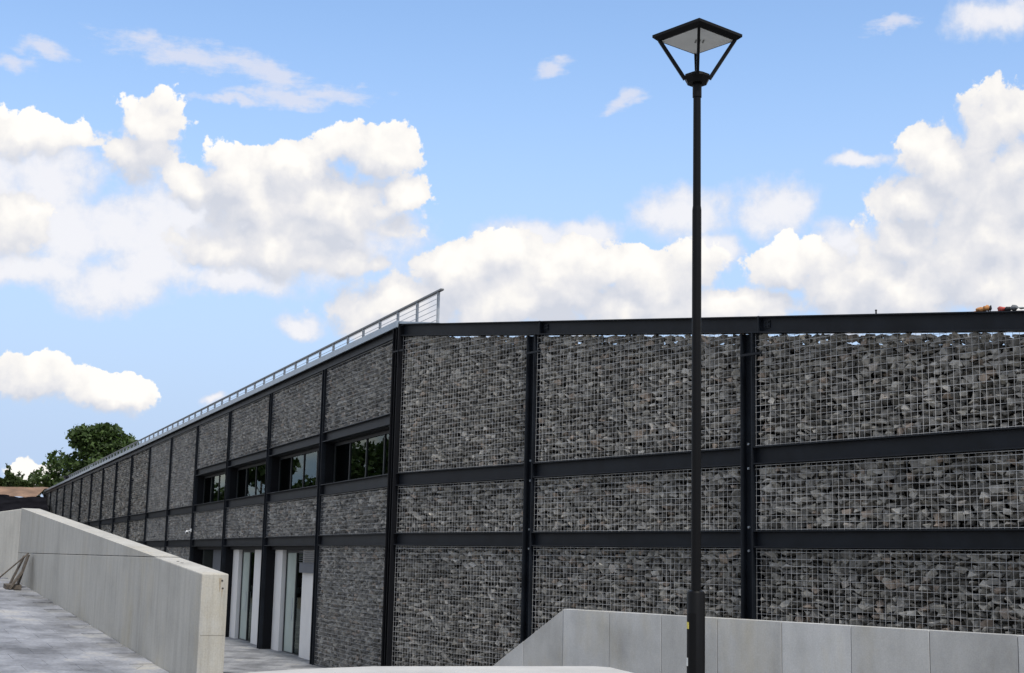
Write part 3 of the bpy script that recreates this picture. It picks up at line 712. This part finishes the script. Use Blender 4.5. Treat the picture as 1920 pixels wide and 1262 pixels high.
for i in range(4):
    a = Vector(sq(.068, z+3.815)[i]); c = Vector(sq(.212, zc0+.006)[i]); dv = (c-a).normalized(); sd_ = dv.cross(Vector((0, 0, 1))).normalized(); nd = dv.cross(sd_)
    q = MB(); q.hexa([p+sd_*sx_*.011+nd*sy_*.0145 for p in (a, c) for sx_, sy_ in ((-1, -1), (1, -1), (1, 1), (-1, 1))]); q.build('lantern_arm', 'lamp', LPST)

# ------------------------------------------------------------------ vegetation
def leaves(name, blobs, n, size, mt, parent):
    V = []; tot = sum(bl[3]*bl[4]*bl[5] for bl in blobs)
    base = np.array([(-.5, -.35, 0), (.5, -.35, 0), (.5, .35, .1), (-.5, .35, .1)])
    for bl in blobs:
        k = max(6, int(n*bl[3]*bl[4]*bl[5]/tot)); c = np.array(bl[:3]); r = np.array(bl[3:6])
        d = rng.normal(size=(k, 3)); d /= np.linalg.norm(d, axis=1)[:, None]
        p = c+d*r*(rng.uniform(.35, 1.0, size=(k, 1))**.6)*rng.uniform(.85, 1.12, size=(k, 1))
        for q in p:
            R = rot(0, rng.uniform(0, 6.3))@rot(1, rng.uniform(0, 6.3))@rot(2, rng.uniform(0, 6.3))
            V.append((base*size*rng.uniform(.6, 1.35))@R.T+q)
    V = np.concatenate(V); T = np.arange(len(V)).reshape(-1, 4)
    return link(name, np_mesh(name, V, T), mt, parent)
def tree(name, label, cat, x, y, z0, h, rx, n, size, mt, nb, seed, group=None, trunk_r=.22, crown0=.3, shape=None):
    r = random.Random(seed); t = thing(name, label, cat, (x, y, z0), group)
    q = MB(); topz = z0+h*.8; q.bar((x, y, z0-.1), (x+.1, y, z0+h*crown0), trunk_r, trunk_r*.75); q.bar((x+.1, y, z0+h*crown0), (x, y, topz), trunk_r*.75, trunk_r*.2)
    blobs = []
    for i in range(nb):
        a = r.uniform(0, 6.28); f = r.uniform(0, 1); zz = z0+h*(crown0+(1-crown0)*f*.92)
        prof = math.sin(math.pi*min(1, max(.05, .18+.80*f)))**.6 if shape is None else shape(f)
        rr = rx*prof*math.sqrt(r.uniform(.15, 1)); cx, cy = x+rr*math.cos(a), y+rr*math.sin(a)
        s = rx*r.uniform(.15, .31); blobs.append((cx, cy, zz, s, s, s*r.uniform(.6, .85)))
        if i % 3 == 0: q.bar((x, y, z0+h*(crown0+.3*f)), (cx, cy, zz), trunk_r*.3, .02, n=5)
    q.build('trunk', 'bark', t); leaves('crown', blobs, n, size, mt, t)
    return t
tree('broadleaf_tree', 'large dark green tree rising behind the building roof at far left', 'tree', -36.4, 125, 0, 13.9, 5.0, 16000, .29, 'leaf', 95, 3, crown0=.35)
tree('broadleaf_tree', 'tree with a lower crown at the left edge of the large roofline tree', 'tree', -38.9, 127, 0, 10.6, 2.1, 3400, .28, 'leaf', 30, 5, crown0=.4)
tree('broadleaf_tree', 'leafy tree mirrored in the nearest upper window', 'tree', -33.5, 67, 0, 9.5, 4.0, 4500, .34, 'leaf', 34, 8, 'trees mirrored in the windows', crown0=.2)
tree('broadleaf_tree', 'taller leafy tree mirrored deepest in the nearest upper window', 'tree', -40.5, 77, 0, 10.5, 4.6, 4500, .36, 'leaf', 34, 9, 'trees mirrored in the windows', crown0=.2)

tree('broadleaf_tree', 'leafy tree mirrored in the second upper window from the corner', 'tree', -40.5, 88, 0, 11.5, 3.6, 3000, .36, 'leaf', 30, 12, 'trees mirrored in the windows', crown0=.15)
tree('broadleaf_tree', 'leafy tree mirrored in the farthest upper window from the corner', 'tree', -47.5, 101, 0, 13.5, 4.2, 3000, .38, 'leaf', 30, 13, 'trees mirrored in the windows', crown0=.15)

# ------------------------------------------------------------------ earth bank at the far left
V = []; F_ = []; nx, ny = 46, 26
def bank_h(x, y):
    e = -2.4755-(y-29.9)*math.tan(math.radians(22.2754))
    hgt = .6+max(0, min(1, (y-94)/19.5))*6.35
    return hgt+.10*math.sin(x*.9+y*.4)+.07*math.sin(x*2.3-y*1.1)
xs0 = np.linspace(0, 1, nx)
def grid(name, y0, y1, ny, hf, mt, xr, nx=46):
    vs = []; fs = []
    for j in range(ny):
        y = y0+(y1-y0)*j/(ny-1); a, c = -85, xr(y)
        for i in range(nx): x = a+(c-a)*i/(nx-1); vs.append((x, y, hf(x, y)))
    for j in range(ny-1):
        for i in range(nx-1): fs.append((j*nx+i, j*nx+i+1, (j+1)*nx+i+1, (j+1)*nx+i))
    q = MB(); q.add(vs, fs); return q.build(name, mt, smooth=True)
edge = lambda y: -2.4755-(y-29.9)*math.tan(math.radians(22.2754))-.3
struct(grid('black_bank', 88, 113.6, 26, bank_h, 'tarp', edge))
struct(grid('soil_bank', 113.4, 122, 14, lambda x, y: 6.75+max(0, min(1, (y-113.4)/2.6))*1.05+.12*math.sin(x*1.7)+.10*math.sin(x*.6+y)+.06*math.sin(x*4.1), 'soil', lambda y: -38.0))
def bush(label, x, y, z0, h, rx, n, seed):
    r = random.Random(seed); t = thing('bush', label, 'bush', (x, y, z0), 'bushes on the far soil bank'); q = MB(); bl = []
    for i in range(10):
        a = r.uniform(0, 6.28); d = rx*math.sqrt(r.random()); hh = h*r.uniform(.45, 1)*(1-.4*d/rx); tip = (x+d*math.cos(a), y+.5*d*math.sin(a), z0+hh)
        q.bar((x+.3*d*math.cos(a), y, z0-.1), tip, .035, .008, n=5)
        for f in (.35, .6, .9): bl.append((x+d*f*math.cos(a), y+.5*d*f*math.sin(a), z0+hh*f, .34*(1.3-f), .3*(1.3-f), .3*(1.2-f)+.1))
    q.build('stem', 'bark', t); leaves('foliage', bl, n, .26, 'leaf_bush', t); return t
bush('tall twiggy bush on the far soil bank at the left edge', -41.2, 116.6, 7.6, 2.7, 1.3, 1300, 1)
bush('shorter rounded bush on the far soil bank nearest the building end', -39.9, 116.4, 7.6, 1.5, 1.0, 900, 2)
bush('dense low bush at the extreme left on the far soil bank', -43.2, 117, 7.6, 1.5, 1.4, 900, 4)

# ------------------------------------------------------------------ small things
q = MB(); p0 = FL.P(24.0, -.03, 3.47)
cc = thing('security_camera', 'small white security camera fixed beside a post on the left facade', 'camera', p0)
q.fbox(FL, 23.95, 24.07, -.05, -.013, 3.42, 3.54); q.build('mount', 'cctv', cc)
q = MB(); q.bar(FL.P(24.01, -.05, 3.47), FL.P(24.01, -.14, 3.45), .018); q.build('bracket', 'cctv', cc)
q = MB(); q.bar(FL.P(24.12, -.14, 3.44), FL.P(23.80, -.20, 3.38), .055, n=12); bd = q.build('housing', 'cctv', cc, bevel=.01)
q = MB(); q.bar(FL.P(23.80, -.20, 3.38), FL.P(23.79, -.203, 3.378), .04, n=12); q.build('lens', 'gasket', bd)

# things on the right-hand top beam
def lump(name, c, r, mt, parent, seed, sub=2):
    r = tuple(x*.85 for x in r)
    bm = bmesh.new(); bmesh.ops.create_icosphere(bm, subdivisions=sub, radius=1); rr = random.Random(seed); ph = [rr.uniform(0, 6) for _ in range(6)]
    for v in bm.verts:
        k = 1+.16*math.sin(4*v.co.x+ph[0])+.14*math.sin(5*v.co.y+ph[1]+2*v.co.z)+.12*math.sin(7*v.co.x+3*v.co.y+ph[2])
        v.co = Vector((v.co.x*r[0]*k, v.co.y*r[1]*k, max(-.85, v.co.z)*r[2]*k))+Vector(c)
    me = bpy.data.meshes.new(name); bm.to_mesh(me); bm.free(); return link(name, me, mt, parent, smooth=True)
def on_beam(u, w=.10): return FR.P(u, w, rake(u))
c = on_beam(14.72); g1 = thing('cloth_bundle', 'small orange bundle lying on the sloping top beam', 'bundle', c)
lump('cloth', c+FR.D*-.02+Vector((0, 0, .035)), (.085, .07, .042), 'orange', g1, 1); lump('fold', c+FR.D*.07+Vector((0, 0, .045)), (.045, .05, .048), 'orange', g1, 2); lump('cuff', c+FR.D*.125+Vector((0, 0, .036)), (.02, .04, .040), 'black_cloth', g1, 3); lump('flap', c+FR.D*-.11+Vector((0, 0, .014)), (.05, .05, .016), 'orange', g1, 4)
c = on_beam(15.05); g2 = thing('cloth_bundle', 'small red and grey bundle at the right end of the sloping top beam', 'bundle', c)
lump('cloth', c+FR.D*-.03+Vector((0, 0, .036)), (.06, .06, .044), 'red', g2, 5); lump('cuff', c+FR.D*.06+Vector((0, 0, .030)), (.045, .05, .036), 'black_cloth', g2, 6); lump('fold', c+FR.D*.15+Vector((0, 0, .034)), (.07, .06, .040), 'grey_cloth', g2, 7); lump('flap', c+FR.D*.27+Vector((0, 0, .018)), (.07, .05, .020), 'label_white', g2, 8)
q = MB(); c = on_beam(12.98); q.bar(c-Vector((0, 0, .01)), c+Vector((0, 0, .055)), .011, n=8); q.bar(c+Vector((0, 0, .055)), c+Vector((0, 0, .068)), .016, n=6); pg = q.build('steel_peg', 'steel_dark'); tag(pg, 'short dark peg standing upright on the sloping top beam', 'peg')

# weathered boards against the parapet
c = ramp_p(9.1, .05)
bd = thing('leaning_boards', 'weathered boards leaning upright against the far end of the parapet', 'boards', ramp_p(9.1, .15))
def board(a, c_, wv, th, mt, parent, name='board'):
    a, c_, wv = Vector(a), Vector(c_), Vector(wv); nrm = (c_-a).cross(wv).normalized()*th
    q = MB(); q.hexa([a-wv, a+wv, a+wv+nrm, a-wv+nrm, c_-wv, c_+wv, c_+wv+nrm, c_-wv+nrm]); return q.build(name, mt, parent)
board(ramp_p(8.9, .22), ramp_p(8.9, .07, .54), ra*.07, .025, 'wood_old', bd); board(ramp_p(9.12, .30), ramp_p(9.12, .09, .50), ra*.05, .025, 'wood_old', bd); board(ramp_p(8.75, .36), ramp_p(8.8, .16, .28), ra*.06, .03, 'wood_old', bd)
q = MB(); q.bar(ramp_p(9.05, .62, .02), ramp_p(9.0, .06, .56), .012, n=6); q.build('stick', 'wood_old', bd)
q = MB(); q.hexa([ramp_p(s, t, dz) for dz in (.002, .07) for s, t in ((8.75, .18), (8.98, .18), (8.98, .42), (8.75, .42))]); q.build('block', 'wood_old', bd)
st = thing('board_pile', 'flat weathered boards lying on the ramp at the left edge', 'boards', ramp_p(9.5, 1.1))
for i, (s, t0, t1, dz) in enumerate(((9.2, .55, 2.2, .002), (9.5, .8, 2.4, .004), (9.32, .7, 2.0, .036), (9.9, .9, 2.6, .003))):
    q = MB(); q.hexa([ramp_p(ss, tt, z_) for z_ in (dz, dz+.03) for ss, tt in ((s-.06, t0), (s+.06, t0+.05), (s+.06+.05*i, t1), (s-.06+.05*i, t1))]); q.build('board', 'wood_old', st)
q = MB(); q.fbox(FL, 66.5, 69.6, -.55, -.50, 1.95, 3.35); q.fbox(FL, 66.6, 66.7, -.5, -.1, 1.9, 2.0); pb = q.build('plywood_board', 'wood_pale'); tag(pb, 'pale plywood board standing at the foot of the far facade', 'board')
# far rooftop unit and far lamp
q = MB(); q.fbox(FL, 88.0, 89.2, .9, 1.9, zt1-.06, zt1+.85); q.fbox(FL, 87.9, 89.3, .8, 2.0, zt1+.86, zt1+.96); ru = q.build('roof_vent', 'steel'); tag(ru, 'small grey vent box on the far end of the roof', 'vent')
fl = thing('street_lamp', 'tiny distant twin-arm street lamp beyond the building end', 'lamp post', (-44.6, 135, 0))
q = MB(); q.bar((-44.6, 135, 0), (-44.6, 135, 9.0), .07, .05); q.build('pole', 'galv', fl)
for s_ in (-1, 1):
    q = MB(); q.bar((-44.6, 135, 8.6), (-44.6+s_*.7, 135, 9.1), .035); q.build('arm', 'galv', fl); q = MB(); q.box(-44.6+s_*.7-.22, -44.6+s_*.7+.22, 134.9, 135.1, 9.08, 9.18); q.build('lamp_head', 'galv', fl)
